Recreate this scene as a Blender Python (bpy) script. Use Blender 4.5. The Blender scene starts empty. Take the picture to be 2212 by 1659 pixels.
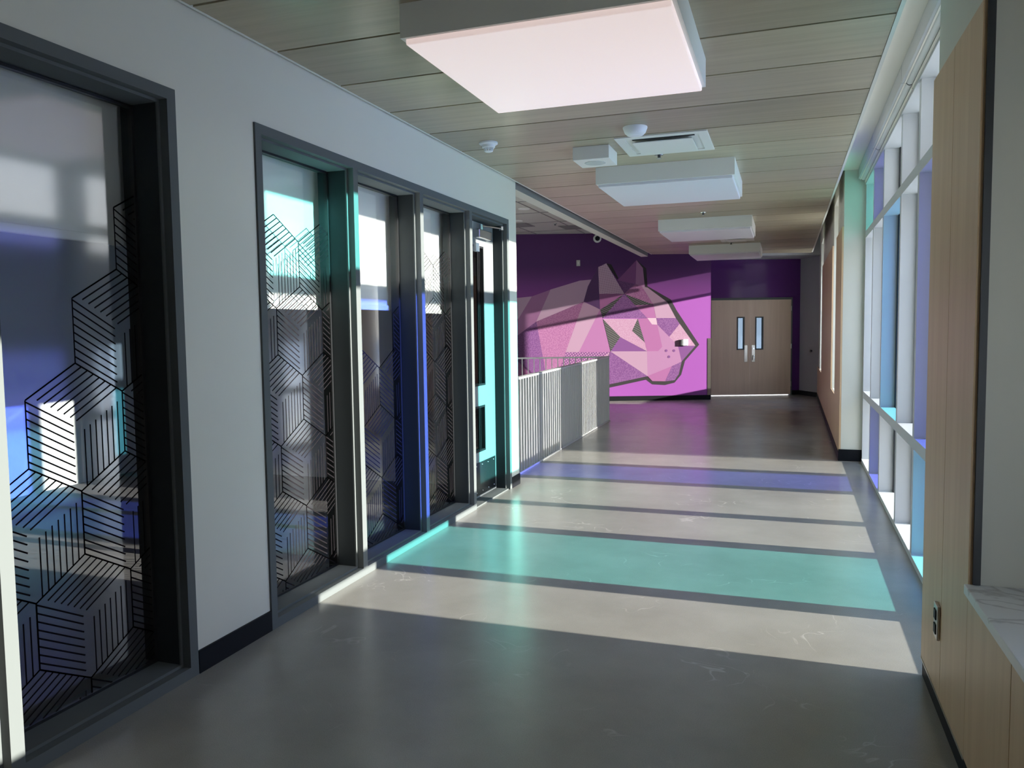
import bpy, bmesh, math, random
from mathutils import Vector, Matrix
random.seed(7)
S = bpy.context.scene
COL = S.collection

# ------------------------------------------------------------------ materials
def newmat(name):
    m = bpy.data.materials.new(name); m.use_nodes = True
    nt = m.node_tree
    return m, nt, nt.nodes['Principled BSDF']
def lin(c):
    return tuple(((x/255)/12.92 if x/255 <= .04045 else ((x/255+.055)/1.055)**2.4) for x in c)
def mat(name, rgb, rough=.5, spec=.5, metal=0, var=0, scale=8, bump=0, bscale=60, coat=0, emit=None, es=0):
    """plain procedural material: base colour given linear, with soft noise variation"""
    m, nt, p = newmat(name)
    p.inputs['Roughness'].default_value = rough
    p.inputs['Specular IOR Level'].default_value = spec
    p.inputs['Metallic'].default_value = metal
    p.inputs['Coat Weight'].default_value = coat
    p.inputs['Base Color'].default_value = (*rgb, 1)
    tc = nt.nodes.new('ShaderNodeTexCoord')
    if var:
        n = nt.nodes.new('ShaderNodeTexNoise'); n.inputs['Scale'].default_value = scale; n.inputs['Detail'].default_value = 5
        nt.links.new(tc.outputs['Object'], n.inputs['Vector'])
        mx = nt.nodes.new('ShaderNodeMix'); mx.data_type = 'RGBA'
        mx.inputs['A'].default_value = (*[max(0, c*(1-var)) for c in rgb], 1)
        mx.inputs['B'].default_value = (*[min(1, c*(1+var)) for c in rgb], 1)
        nt.links.new(n.outputs['Fac'], mx.inputs['Factor']); nt.links.new(mx.outputs['Result'], p.inputs['Base Color'])
    if bump:
        n = nt.nodes.new('ShaderNodeTexNoise'); n.inputs['Scale'].default_value = bscale
        nt.links.new(tc.outputs['Object'], n.inputs['Vector'])
        b = nt.nodes.new('ShaderNodeBump'); b.inputs['Strength'].default_value = bump; b.inputs['Distance'].default_value = .004
        nt.links.new(n.outputs['Fac'], b.inputs['Height']); nt.links.new(b.outputs['Normal'], p.inputs['Normal'])
    if emit:
        p.inputs['Emission Color'].default_value = (*emit, 1); p.inputs['Emission Strength'].default_value = es
    return m
def wood(name, a, b, axis, rough=.45, stretch=14, fine=2.2, plank=None, board=0, spec=.4):
    """veneer: noise stretched along one axis; plank=(axis, origin, pitch) adds a tone per plank"""
    m, nt, p = newmat(name); L = nt.links.new
    p.inputs['Roughness'].default_value = rough; p.inputs['Specular IOR Level'].default_value = spec
    tc = nt.nodes.new('ShaderNodeTexCoord'); mp = nt.nodes.new('ShaderNodeMapping')
    sc = [stretch]*3; sc['xyz'.index(axis)] = stretch*.05
    mp.inputs['Scale'].default_value = sc; L(tc.outputs['Object'], mp.inputs['Vector'])
    n = nt.nodes.new('ShaderNodeTexNoise'); n.inputs['Scale'].default_value = fine; n.inputs['Detail'].default_value = 9; n.inputs['Roughness'].default_value = .62
    n.inputs['Distortion'].default_value = .3; L(mp.outputs['Vector'], n.inputs['Vector'])
    r = nt.nodes.new('ShaderNodeValToRGB'); r.color_ramp.elements[0].position = .28; r.color_ramp.elements[1].position = .74
    r.color_ramp.elements[0].color = (*a, 1); r.color_ramp.elements[1].color = (*b, 1)
    L(n.outputs['Fac'], r.inputs['Fac'])
    col = r.outputs['Color']
    if plank:
        sx = nt.nodes.new('ShaderNodeSeparateXYZ'); L(tc.outputs['Object'], sx.inputs['Vector'])
        m1 = nt.nodes.new('ShaderNodeMath'); m1.operation = 'SUBTRACT'; m1.inputs[1].default_value = plank[1]
        m2 = nt.nodes.new('ShaderNodeMath'); m2.operation = 'DIVIDE'; m2.inputs[1].default_value = plank[2]
        m3 = nt.nodes.new('ShaderNodeMath'); m3.operation = 'FLOOR'
        L(sx.outputs['XYZ'.index(plank[0].upper())], m1.inputs[0]); L(m1.outputs[0], m2.inputs[0]); L(m2.outputs[0], m3.inputs[0])
        w = nt.nodes.new('ShaderNodeTexWhiteNoise'); w.noise_dimensions = '1D'; L(m3.outputs[0], w.inputs['W'])
        mr = nt.nodes.new('ShaderNodeMapRange'); mr.inputs['To Min'].default_value = .86; mr.inputs['To Max'].default_value = 1.12
        L(w.outputs['Value'], mr.inputs['Value'])
        mx = nt.nodes.new('ShaderNodeMix'); mx.data_type = 'RGBA'; mx.blend_type = 'MULTIPLY'; mx.inputs['Factor'].default_value = 1
        L(col, mx.inputs['A']); L(mr.outputs['Result'], mx.inputs['B']); col = mx.outputs['Result']
    L(col, p.inputs['Base Color'])
    return m
def glass(name, tint, refl=1.0, rough=.02, ior=1.5, refl_tint=(1, 1, 1), oblique=None):
    """thin pane: coloured straight-through transmission plus a fresnel reflection"""
    m = bpy.data.materials.new(name); m.use_nodes = True; nt = m.node_tree; nt.nodes.clear(); L = nt.links.new
    o = nt.nodes.new('ShaderNodeOutputMaterial'); t = nt.nodes.new('ShaderNodeBsdfTransparent'); t.inputs['Color'].default_value = (*tint, 1)
    g = nt.nodes.new('ShaderNodeBsdfGlossy'); g.inputs['Roughness'].default_value = rough; g.inputs['Color'].default_value = (*refl_tint, 1)
    f = nt.nodes.new('ShaderNodeFresnel'); f.inputs['IOR'].default_value = ior
    k = nt.nodes.new('ShaderNodeMath'); k.operation = 'MULTIPLY'; k.inputs[1].default_value = refl; k.use_clamp = True
    x = nt.nodes.new('ShaderNodeMixShader')
    gm = nt.nodes.new('ShaderNodeNewGeometry'); iv = nt.nodes.new('ShaderNodeMath'); iv.operation = 'SUBTRACT'; iv.inputs[0].default_value = 1
    L(gm.outputs['Backfacing'], iv.inputs[1])
    k2 = nt.nodes.new('ShaderNodeMath'); k2.operation = 'MULTIPLY'
    tm = nt.nodes.new('ShaderNodeMix'); tm.data_type = 'RGBA'; tm.inputs['A'].default_value = (*tint, 1)
    if oblique:   # interference coating: the passed colour drifts with the angle of incidence
        lw = nt.nodes.new('ShaderNodeLayerWeight'); lw.inputs['Blend'].default_value = .5
        am = nt.nodes.new('ShaderNodeMix'); am.data_type = 'RGBA'; am.inputs['A'].default_value = (*tint, 1); am.inputs['B'].default_value = (*oblique, 1)
        mu_ = nt.nodes.new('ShaderNodeMath'); mu_.operation = 'MULTIPLY'; mu_.inputs[1].default_value = 2.3; mu_.use_clamp = True
        L(lw.outputs['Facing'], mu_.inputs[0]); L(mu_.outputs[0], am.inputs['Factor']); L(am.outputs['Result'], tm.inputs['A'])
    tm.inputs['B'].default_value = (1, 1, 1, 1)
    L(gm.outputs['Backfacing'], tm.inputs['Factor']); L(tm.outputs['Result'], t.inputs['Color'])
    L(f.outputs[0], k.inputs[0]); L(k.outputs[0], k2.inputs[0]); L(iv.outputs[0], k2.inputs[1]); L(k2.outputs[0], x.inputs['Fac'])
    L(t.outputs[0], x.inputs[1]); L(g.outputs[0], x.inputs[2]); L(x.outputs[0], o.inputs['Surface'])
    return m
def pattern(name, base, ink, kind, scale, lo=.45, hi=.55, rough=.55, rot=0):
    """painted wall pattern in object space: 'dots', 'hatch' or 'grain'"""
    m, nt, p = newmat(name); L = nt.links.new
    p.inputs['Roughness'].default_value = rough; p.inputs['Specular IOR Level'].default_value = .25
    tc = nt.nodes.new('ShaderNodeTexCoord'); mp = nt.nodes.new('ShaderNodeMapping'); L(tc.outputs['Object'], mp.inputs['Vector'])
    mp.inputs['Rotation'].default_value = (0, rot, 0)
    if kind == 'hatch':
        t = nt.nodes.new('ShaderNodeTexWave'); t.inputs['Scale'].default_value = scale; t.bands_direction = 'Z'; L(mp.outputs['Vector'], t.inputs['Vector']); out = t.outputs['Fac']
    elif kind == 'dots':
        w = []
        for d in 'XZ':
            t = nt.nodes.new('ShaderNodeTexWave'); t.inputs['Scale'].default_value = scale; t.bands_direction = d; L(mp.outputs['Vector'], t.inputs['Vector']); w.append(t)
        q = nt.nodes.new('ShaderNodeMath'); q.operation = 'MULTIPLY'; L(w[0].outputs['Fac'], q.inputs[0]); L(w[1].outputs['Fac'], q.inputs[1]); out = q.outputs[0]
    else:
        t = nt.nodes.new('ShaderNodeTexNoise'); t.inputs['Scale'].default_value = scale; t.inputs['Detail'].default_value = 3; L(mp.outputs['Vector'], t.inputs['Vector']); out = t.outputs['Fac']
    r = nt.nodes.new('ShaderNodeValToRGB'); r.color_ramp.elements[0].position = lo; r.color_ramp.elements[1].position = hi
    r.color_ramp.elements[0].color = (*base, 1); r.color_ramp.elements[1].color = (*ink, 1)
    L(out, r.inputs['Fac']); L(r.outputs['Color'], p.inputs['Base Color'])
    return m
def floor_mat():
    m, nt, p = newmat('polished_concrete'); L = nt.links.new
    tc = nt.nodes.new('ShaderNodeTexCoord')
    n = nt.nodes.new('ShaderNodeTexNoise'); n.inputs['Scale'].default_value = 1.1; n.inputs['Detail'].default_value = 7; n.inputs['Roughness'].default_value = .62
    L(tc.outputs['Object'], n.inputs['Vector'])
    r = nt.nodes.new('ShaderNodeValToRGB'); r.color_ramp.elements[0].position = .3; r.color_ramp.elements[1].position = .72
    r.color_ramp.elements[0].color = (.245, .235, .212, 1); r.color_ramp.elements[1].color = (.325, .314, .286, 1)
    L(n.outputs['Fac'], r.inputs['Fac'])
    # fine speckle
    s = nt.nodes.new('ShaderNodeTexNoise'); s.inputs['Scale'].default_value = 260; L(tc.outputs['Object'], s.inputs['Vector'])
    mr = nt.nodes.new('ShaderNodeMapRange'); mr.inputs['From Min'].default_value = .3; mr.inputs['From Max'].default_value = .7; mr.inputs['To Min'].default_value = .9; mr.inputs['To Max'].default_value = 1.1
    L(s.outputs['Fac'], mr.inputs['Value'])
    mx = nt.nodes.new('ShaderNodeMix'); mx.data_type = 'RGBA'; mx.blend_type = 'MULTIPLY'; mx.inputs['Factor'].default_value = 1
    L(r.outputs['Color'], mx.inputs['A']); L(mr.outputs['Result'], mx.inputs['B'])
    # pale dried scuffs: thin contour lines of a noise, only inside sparse blotches
    d = nt.nodes.new('ShaderNodeTexNoise'); d.inputs['Scale'].default_value = 3.2; d.inputs['Detail'].default_value = 2; d.inputs['Distortion'].default_value = 1.2
    L(tc.outputs['Object'], d.inputs['Vector'])
    a = nt.nodes.new('ShaderNodeMath'); a.operation = 'SUBTRACT'; a.inputs[1].default_value = .5; L(d.outputs['Fac'], a.inputs[0])
    b = nt.nodes.new('ShaderNodeMath'); b.operation = 'ABSOLUTE'; L(a.outputs[0], b.inputs[0])
    c = nt.nodes.new('ShaderNodeMapRange'); c.inputs['From Min'].default_value = .0; c.inputs['From Max'].default_value = .012; c.inputs['To Min'].default_value = 1; c.inputs['To Max'].default_value = 0
    L(b.outputs[0], c.inputs['Value'])
    e = nt.nodes.new('ShaderNodeTexNoise'); e.inputs['Scale'].default_value = 1.9; e.inputs['Detail'].default_value = 3; L(tc.outputs['Object'], e.inputs['Vector'])
    f = nt.nodes.new('ShaderNodeMapRange'); f.inputs['From Min'].default_value = .56; f.inputs['From Max'].default_value = .68; f.inputs['To Max'].default_value = .55; L(e.outputs['Fac'], f.inputs['Value'])
    g = nt.nodes.new('ShaderNodeMath'); g.operation = 'MULTIPLY'; L(c.outputs['Result'], g.inputs[0]); L(f.outputs['Result'], g.inputs[1])
    mx2 = nt.nodes.new('ShaderNodeMix'); mx2.data_type = 'RGBA'; mx2.inputs['B'].default_value = (.55, .53, .48, 1)
    L(g.outputs[0], mx2.inputs['Factor']); L(mx.outputs['Result'], mx2.inputs['A']); L(mx2.outputs['Result'], p.inputs['Base Color'])
    p.inputs['Specular IOR Level'].default_value = .5
    rr = nt.nodes.new('ShaderNodeMapRange'); rr.inputs['To Min'].default_value = .17; rr.inputs['To Max'].default_value = .3; L(n.outputs['Fac'], rr.inputs['Value'])
    L(rr.outputs['Result'], p.inputs['Roughness'])
    bp = nt.nodes.new('ShaderNodeBump'); bp.inputs['Strength'].default_value = .12; bp.inputs['Distance'].default_value = .002; L(s.outputs['Fac'], bp.inputs['Height']); L(bp.outputs['Normal'], p.inputs['Normal'])
    return m
def marble_mat():
    m, nt, p = newmat('veined_stone'); L = nt.links.new
    tc = nt.nodes.new('ShaderNodeTexCoord')
    d = nt.nodes.new('ShaderNodeTexNoise'); d.inputs['Scale'].default_value = 1.5; d.inputs['Detail'].default_value = 6; d.inputs['Distortion'].default_value = .5; L(tc.outputs['Object'], d.inputs['Vector'])
    a = nt.nodes.new('ShaderNodeMath'); a.operation = 'SUBTRACT'; a.inputs[1].default_value = .5; L(d.outputs['Fac'], a.inputs[0])
    b = nt.nodes.new('ShaderNodeMath'); b.operation = 'ABSOLUTE'; L(a.outputs[0], b.inputs[0])
    r = nt.nodes.new('ShaderNodeValToRGB'); r.color_ramp.elements[0].position = .0; r.color_ramp.elements[1].position = .008
    r.color_ramp.elements[0].color = (.45, .44, .43, 1); r.color_ramp.elements[1].color = (.7, .7, .69, 1)
    L(b.outputs[0], r.inputs['Fac']); L(r.outputs['Color'], p.inputs['Base Color']); p.inputs['Roughness'].default_value = .35
    return m

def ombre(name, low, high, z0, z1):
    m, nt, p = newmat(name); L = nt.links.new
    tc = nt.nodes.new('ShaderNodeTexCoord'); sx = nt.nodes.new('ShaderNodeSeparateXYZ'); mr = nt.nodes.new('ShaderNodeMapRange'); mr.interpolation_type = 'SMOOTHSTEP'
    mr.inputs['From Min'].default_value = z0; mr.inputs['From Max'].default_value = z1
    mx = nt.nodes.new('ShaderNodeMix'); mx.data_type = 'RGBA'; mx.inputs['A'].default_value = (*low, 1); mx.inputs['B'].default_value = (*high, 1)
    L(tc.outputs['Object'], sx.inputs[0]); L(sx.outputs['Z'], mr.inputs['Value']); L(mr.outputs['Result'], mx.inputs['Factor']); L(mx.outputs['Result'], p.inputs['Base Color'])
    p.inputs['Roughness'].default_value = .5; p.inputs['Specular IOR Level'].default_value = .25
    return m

M = dict(
 floor=floor_mat(), marble=marble_mat(),
 white=mat('wall_white_paint', (0.66, 0.655, 0.575), .6, .3, var=.02, scale=3, bump=.06, bscale=220),
 grey_wall=mat('wall_grey_paint', (.40, .40, .42), .6, .3, var=.02, scale=3),
 soffit=mat('soffit_white_paint', (0.84, 0.8, 0.7), .6, .3),
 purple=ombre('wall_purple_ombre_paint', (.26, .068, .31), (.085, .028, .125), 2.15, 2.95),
 purple_gloss=mat('wall_purple_gloss_paint', (.10, .026, .17), .12, .5, var=.05, scale=2),
 black=mat('black_rubber', (.009, .010, .013), .5, .12),
 dark_cavity=mat('dark_cavity', (.02, .02, .02), .8, .2),
 frame=mat('grey_frame_paint', (0.125, 0.137, 0.137), .6, 0),
 frame_shaded=mat('shaded_frame_paint', (.03, .036, .039), .55, .1),  # frame paint again, with the reveals' shade put into the colour
 frame_dark=mat('black_gasket', (.012, .013, .015), .45, .4),
 door_grey=mat('grey_door_paint', (.21, .225, .23), .4, .4),
 steel=mat('brushed_steel', (.50, .48, .44), .3, .5, 1, var=.1, scale=30),
 kick=mat('dark_steel_plate', (.06, .065, .07), .22, .5, .7),
 chrome=mat('bright_metal', (.6, .6, .6), .18, .5, 1),
 sill=mat('white_sill_stone', (.66, .66, .64), .4, .4, var=.12, scale=9), corridor_dark=mat('unlit_corridor_dark', (.09, .09, .09), .7, .2), trim_grey=mat('bulkhead_side_grey', (.20, .20, .20), .6, .3),
 blocker_dark=mat('dark_sky_blocker', (0.09, 0.085, 0.08), .8, .2, var=.1, scale=2),
 steel_dark=mat('dark_steel_channel', (.06, .065, .07), .4, .5, .3),
 ceil=wood('ceiling_veneer', (.33, .28, .185), (.45, .39, .27), 'x', .36, 9, 2.0, ('y', 2.914, .612), spec=.5),
 oak=wood('oak_veneer', (.57, .385, .225), (.68, .49, .305), 'z', .42, 9, 1.6),
 oak_door=wood('oak_door_veneer', (.60, .45, .335), (.70, .54, .41), 'z', .42, 8, 1.6),
 rod=mat('light_grey_metal', (.42, .43, .42), .35, .5, .3),
 rail=mat('painted_steel_bar', (.48, .49, .49), .4, .5, .2),
 plastic=mat('white_plastic', (.74, .77, .76), .4, .5),
 box=mat('off_white_enamel', (.74, .74, .70), .45, .4),
 diffuser=mat('frosted_diffuser', (0.66, 0.64, 0.68), .5, .4),
 diffuser_on=mat('lit_frosted_diffuser', (.80, .78, .78), .5, .4, emit=(1.0, .76, .71), es=.37),
 vent=mat('vent_enamel', (.70, .70, .64), .45, .4),
 tile=mat('ceiling_tile', (.52, .53, .50), .8, .2, bump=.2, bscale=300),
 tile_dark=mat('vent_grille_grey', (.25, .24, .25), .6, .3),
 lamp=mat('lit_downlight_lens', (.8, .8, .8), .5, .3, emit=(1, .97, .9), es=1.2),
 fin=mat('white_mullion_paint', (0.52, 0.53, 0.53), .45, .4),
 glassW=glass('clear_pane', (.86, .88, .88)),
 glassC=glass('cyan_dichroic_pane', (0.22, 0.95, 0.95), 1.0, .02, 1.5, (1, .75, .8), (.26, .46, .80)),
 glassM=glass('mint_dichroic_pane', (.16, .95, .68), 1.0, .02, 1.5, (1, .7, .8), (.22, .62, .55)),
 glassB=glass('blue_dichroic_pane', (0.12, 0.15, 1.0), 1.0, .02, 1.5, (1, .9, .6), (.24, .24, .44)),
 glassP=glass('violet_dichroic_pane', (0.07, 0.14, 1.0), 1.0, .02, 1.5, (1, .9, .6), (.28, .27, .43)),
 glassS=glass('slit_window_pane', (.82, .83, .82)), glassF=glass('sun_dimming_upper_pane', (0.22, 0.22, 0.22)),  # upper slit pane: dark tint made up to soften the sun through it
 office=glass('office_pane', (0.88, 0.9, 0.9), 1.9, .075, 1.55),
 doorglass=glass('door_lite_pane', (.07, .10, .14), 1.2, .03, 1.5),
 film=mat('etched_line_film', (.012, .0105, .012), .7, 0),
 blind=mat('blind_fabric', (.72, .72, .70), .8, .15, bump=.05, bscale=400),
 room=mat('office_wall_paint', (0.5, 0.5, 0.5), .8, .2),
 carpet=mat('office_carpet', (0.14, 0.13, 0.13), .95, .1),
 ground=mat('snowy_ground', (0.8, 0.79, 0.75), .9, .2, var=.08, scale=.5),
 # mural paints
 dark=mat('mural_charcoal', (0.032, 0.028, 0.032), .5, .25),
 light=mat('mural_light_pink', (0.335, 0.205, 0.3), .5, .25),
 pale=mat('mural_pale_pink', (0.44, 0.31, 0.39), .5, .25),
 pink=mat('mural_pink', (0.285, 0.103, 0.245), .5, .25),
 pink_mid=mat('mural_mid_pink', (0.3, 0.12, 0.27), .5, .25),
 pink_light=mat('mural_snout_pink', (0.31, 0.152, 0.285), .5, .25),
 mauve=mat('mural_mauve', (0.4, 0.18, 0.36), .5, .25),
 mauve_light=mat('mural_light_mauve', (0.55, 0.36, 0.5), .5, .25),
 mauve_dark=mat('mural_dark_mauve', (0.24, 0.08, 0.24), .5, .25),
 purple_m=mat('mural_purple', (0.157, 0.058, 0.191), .5, .25),
 deep=pattern('mural_deep_purple_hatch', (0.093, 0.038, 0.122), (0.116, 0.049, 0.151), 'hatch', 14, rot=.5),
 purple_grain=pattern('mural_purple_grain', (0.139, 0.049, 0.168), (0.191, 0.081, 0.220), 'grain', 45),
 pink_grain=pattern('mural_pink_grain', (.26, .095, .22), (.325, .135, .27), 'grain', 40),
 light_grain=pattern('mural_light_grain', (.34, .18, .285), (.38, .23, .33), 'grain', 55),
 hatch=pattern('mural_purple_pink_hatch', (0.145, 0.052, 0.162), (0.383, 0.191, 0.336), 'dots', 7, .2, .3, rot=.6),
 dots=pattern('mural_dotted_pink', (.62, .42, .55), (.30, .16, .27), 'dots', 8.5, .45, .6, rot=.15),
 stripe=pattern('mural_charcoal_stripes', (.03, .027, .03), (.16, .155, .155), 'hatch', 9, .7, .8, rot=.4),
)

# ------------------------------------------------------------------ mesh helpers
class MB:
    """collects shapes of ONE mesh object"""
    def __init__(s): s.bm = bmesh.new()
    def box(s, x0, x1, y0, y1, z0, z1):
        v = [s.bm.verts.new((x, y, z)) for z in (z0, z1) for x, y in ((x0, y0), (x1, y0), (x1, y1), (x0, y1))]
        for f in ((3, 2, 1, 0), (4, 5, 6, 7), (0, 1, 5, 4), (1, 2, 6, 5), (2, 3, 7, 6), (3, 0, 4, 7)): s.bm.faces.new([v[i] for i in f])
        return s
    def prism(s, pts, axis, a, b):
        """polygon given in the two other axes (x<y<z order), extruded from a to b along axis"""
        def P(u, v, t): return {'x': (t, u, v), 'y': (u, t, v), 'z': (u, v, t)}[axis]
        A = [s.bm.verts.new(P(u, v, a)) for u, v in pts]; B = [s.bm.verts.new(P(u, v, b)) for u, v in pts]
        s.bm.faces.new(A); s.bm.faces.new(B[::-1])
        n = len(pts)
        for i in range(n): s.bm.faces.new((A[i], B[i], B[(i+1) % n], A[(i+1) % n]))
        return s
    def lathe(s, prof, c, axis='z', seg=24):
        """profile of (radius, offset along axis) turned round c"""
        rings = []
        for r, t in prof:
            ring = []
            for k in range(seg):
                a = 2*math.pi*k/seg; u, v = r*math.cos(a), r*math.sin(a)
                d = {'z': (u, v, t), 'y': (u, t, v), 'x': (t, u, v)}[axis]
                ring.append(s.bm.verts.new((c[0]+d[0], c[1]+d[1], c[2]+d[2])))
            rings.append(ring)
        for R, Q in zip(rings, rings[1:]):
            for k in range(seg): s.bm.faces.new((R[k], R[(k+1) % seg], Q[(k+1) % seg], Q[k]))
        s.bm.faces.new(rings[0][::-1]); s.bm.faces.new(rings[-1])
        return s
    def tube(s, p, q, r, seg=10):
        p, q = Vector(p), Vector(q); d = (q-p); l = d.length; rot = d.to_track_quat('Z', 'Y').to_matrix()
        A, B = [], []
        for k in range(seg):
            a = 2*math.pi*k/seg; o = rot @ Vector((r*math.cos(a), r*math.sin(a), 0))
            A.append(s.bm.verts.new(p+o)); B.append(s.bm.verts.new(q+o))
        for k in range(seg): s.bm.faces.new((A[k], A[(k+1) % seg], B[(k+1) % seg], B[k]))
        s.bm.faces.new(A[::-1]); s.bm.faces.new(B)
        return s
    def build(s, name, m, parent=None, bevel=0, smooth=False):
        bmesh.ops.recalc_face_normals(s.bm, faces=s.bm.faces)
        if smooth:
            for f in s.bm.faces: f.smooth = True
        me = bpy.data.meshes.new(name); s.bm.to_mesh(me); s.bm.free()
        o = bpy.data.objects.new(name, me); COL.objects.link(o)
        me.materials.append(M[m] if isinstance(m, str) else m)
        if parent: o.parent = parent
        if bevel:
            b = o.modifiers.new('bevel', 'BEVEL'); b.width = bevel; b.segments = 2; b.limit_method = 'ANGLE'
        if smooth:
            e = o.modifiers.new('edges', 'EDGE_SPLIT'); e.split_angle = math.radians(40)
        return o
def tag(o, label=None, cat=None, group=None, kind=None):
    for k, v in (('label', label), ('category', cat), ('group', group), ('kind', kind)):
        if v: o[k] = v
    return o
def empty(name, loc=(0, 0, 0), rz=0, **kw):
    o = bpy.data.objects.new(name, None); COL.objects.link(o); o.empty_display_size = .1
    o.location = loc; o.rotation_euler = (0, 0, rz); return tag(o, **kw)
def box(name, m, parent, *b, bevel=0): return MB().box(*b).build(name, m, parent, bevel)
def kids(o): return [c for c in COL.objects if c.parent is o]
def copy_tree(o, parent=None):
    ch = kids(o); c = o.copy(); COL.objects.link(c)
    if parent: c.parent = parent
    for k in ch: copy_tree(k, c)
    return c
def struct(o): return tag(o, kind='structure')

SKY, SUN, EXPO = 3.1, 15.5, 0.6

# ------------------------------------------------------------------ shell
fl = MB().prism([(-2.74, -3.2), (1.06, -3.2), (1.2, 20), (-7, 20), (-7, 11.46), (-2.76, 13.0), (-2.76, 7.43), (-2.74, 7.43)], 'z', -.3, 0).build('floor', 'floor')
struct(fl)
# left wall, comb-shaped round the two glazed openings
wl = MB().prism([(-3.2, 0), (.9, 0), (.9, 2.612), (2.822, 2.612), (2.822, 0), (3.363, 0), (3.363, 2.607), (7.187, 2.607), (7.187, 0), (7.43, 0), (7.43, 3.57), (-3.2, 3.57)], 'x', -2.72, -2.525).build('wall_left', 'white'); struct(wl)
struct(box('baseboard_left', 'black', None, -2.526, -2.513, 2.823, 3.362, 0, .105))
struct(box('baseboard_left_end', 'black', None, -2.526, -2.513, 7.188, 7.432, 0, .105))
struct(box('wall_back', 'corridor_dark', None, -2.72, 1.4, -3.35, -3.2, 0, 3.57))  # unseen; coloured dark as the unlit corridor, to cut bounce in the foreground
struct(box('ceiling_upper', 'tile', None, -7.15, 1.4, -3.35, 20.6, 3.57, 3.75))
# office behind the glazing
struct(box('floor_office', 'carpet', None, -7, -2.74, -3.2, 7.2, -.2, 0))
struct(box('ceiling_office', 'room', None, -7, -2.73, -3.2, 7.2, 2.9, 3.0))
struct(box('wall_office', 'room', None, -7.15, -7, -3.2, 20.6, -3.4, 3.57))
struct(box('wall_office_back', 'room', None, -7, -2.72, -3.35, -3.2, 0, 3.57))
struct(box('wall_stairwell', 'white', None, -7, -2.7201, 7.23, 7.43, -3.4, 3.57))
struct(box('floor_stairwell', 'carpet', None, -7, -2.4, 7.2, 20, -3.4, -3.3))
# stairwell ceiling: lay-in tiles with thin bars
tl = MB().box(-7, -2.58, 7.43, 17, 3.561, 3.569)
struct(tl.build('ceiling_stairwell', 'tile'))
gr = MB()
for k in range(5): gr.box(-6.9+.96*k, -6.88+.96*k, 7.43, 16.9, 3.555, 3.561)
for k in range(7): gr.box(-7, -2.6, 8.2+1.22*k, 8.22+1.22*k, 3.5545, 3.561)
struct(gr.build('trim_ceiling_grid', 'tile_dark'))
struct(box('trim_bulkhead', 'white', None, -2.70, -2.571, 7.44, 15.6, 2.955, 3.56))
struct(box('trim_bulkhead_side', 'trim_grey', None, -2.5705, -2.566, 7.44, 15.598, 2.957, 3.56))  # thin darker grey sheet over the bulkhead's corridor face

# wood ceiling: one slab whose underside is grooved between the planks
prof = [(-3.19, 3.06), (-3.19, 2.994)]
y = 2.914-.612*9
while y < 17.6:
    prof += [(y-.009, 2.994), (y-.009, 3.045), (y+.009, 3.045), (y+.009, 2.994)]; y += .612
prof += [(17.8, 2.994), (17.8, 3.06)]
mb = MB().prism(prof, 'x', -2.488, .474)
geom = mb.bm.verts[:]+mb.bm.edges[:]+mb.bm.faces[:]
bmesh.ops.bisect_plane(mb.bm, geom=geom, plane_co=(-2.468, 15.62, 0), plane_no=(-.3525, .9358, 0), clear_outer=True)
bmesh.ops.holes_fill(mb.bm, edges=[e for e in mb.bm.edges if e.is_boundary], sides=0)
struct(mb.build('ceiling', 'ceil'))
struct(box('trim_ceiling_right', 'white', None, .476, .496, -3.19, 16.6, 2.99, 3.565))
struct(box('trim_ceiling_left', 'box', None, -2.502, -2.489, -3.19, 15.6, 2.992, 3.05))

# ------------------------------------------------------------------ end wall, turned about 20 degrees (local: x along wall, y into wall)
END = math.atan2(.3402, .9404); E0 = (-1.501, 17.27, 0)
def at_end(o): o.location = E0; o.rotation_euler = (0, 0, END); return o
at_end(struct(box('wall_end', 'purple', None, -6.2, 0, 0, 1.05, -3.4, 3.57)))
at_end(struct(MB().prism([(.001, 0), (.235, 0), (.235, 2.2), (2.085, 2.2), (2.085, 0), (2.262, 0), (2.262, 3.57), (.001, 3.57)], 'y', .925, 1.05).build('wall_doors', 'purple_gloss')))
at_end(struct(MB().prism([(2.262, .925), (2.392, .12), (3.4, .12), (3.4, 1.05), (2.262, 1.05)], 'z', 0, 3.57).build('wall_recess', 'grey_wall')))
at_end(struct(box('trim_recess_soffit', 'grey_wall', None, .002, 2.36, -.06, .924, 3.05, 3.56)))
at_end(struct(box('baseboard_end', 'black', None, -3.0, 0, -.012, 0, 0, .1)))
at_end(struct(MB().prism([(2.255, .925), (2.385, .115), (2.392, .12), (2.262, .93)], 'z', 0, .1).build('baseboard_recess', 'black')))
at_end(struct(box('baseboard_doors', 'black', None, 2.087, 2.26, .913, .925, 0, .1)))

def holed(u0, u1, v0, v1, holes, t0, t1, axis):
    """slab with rectangular holes stacked over one another, as one mesh"""
    mb = MB(); v = v0
    def b(ua, ub, va, vb):
        if axis == 'y': mb.box(ua, ub, t0, t1, va, vb)
        else: mb.box(t0, t1, ua, ub, va, vb)
    for (ha, hb, va, vb) in sorted(holes, key=lambda q: q[2]):
        b(u0, u1, v, va); b(u0, ha, va, vb); b(hb, u1, va, vb); v = vb
    b(u0, u1, v, v1); return mb
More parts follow.
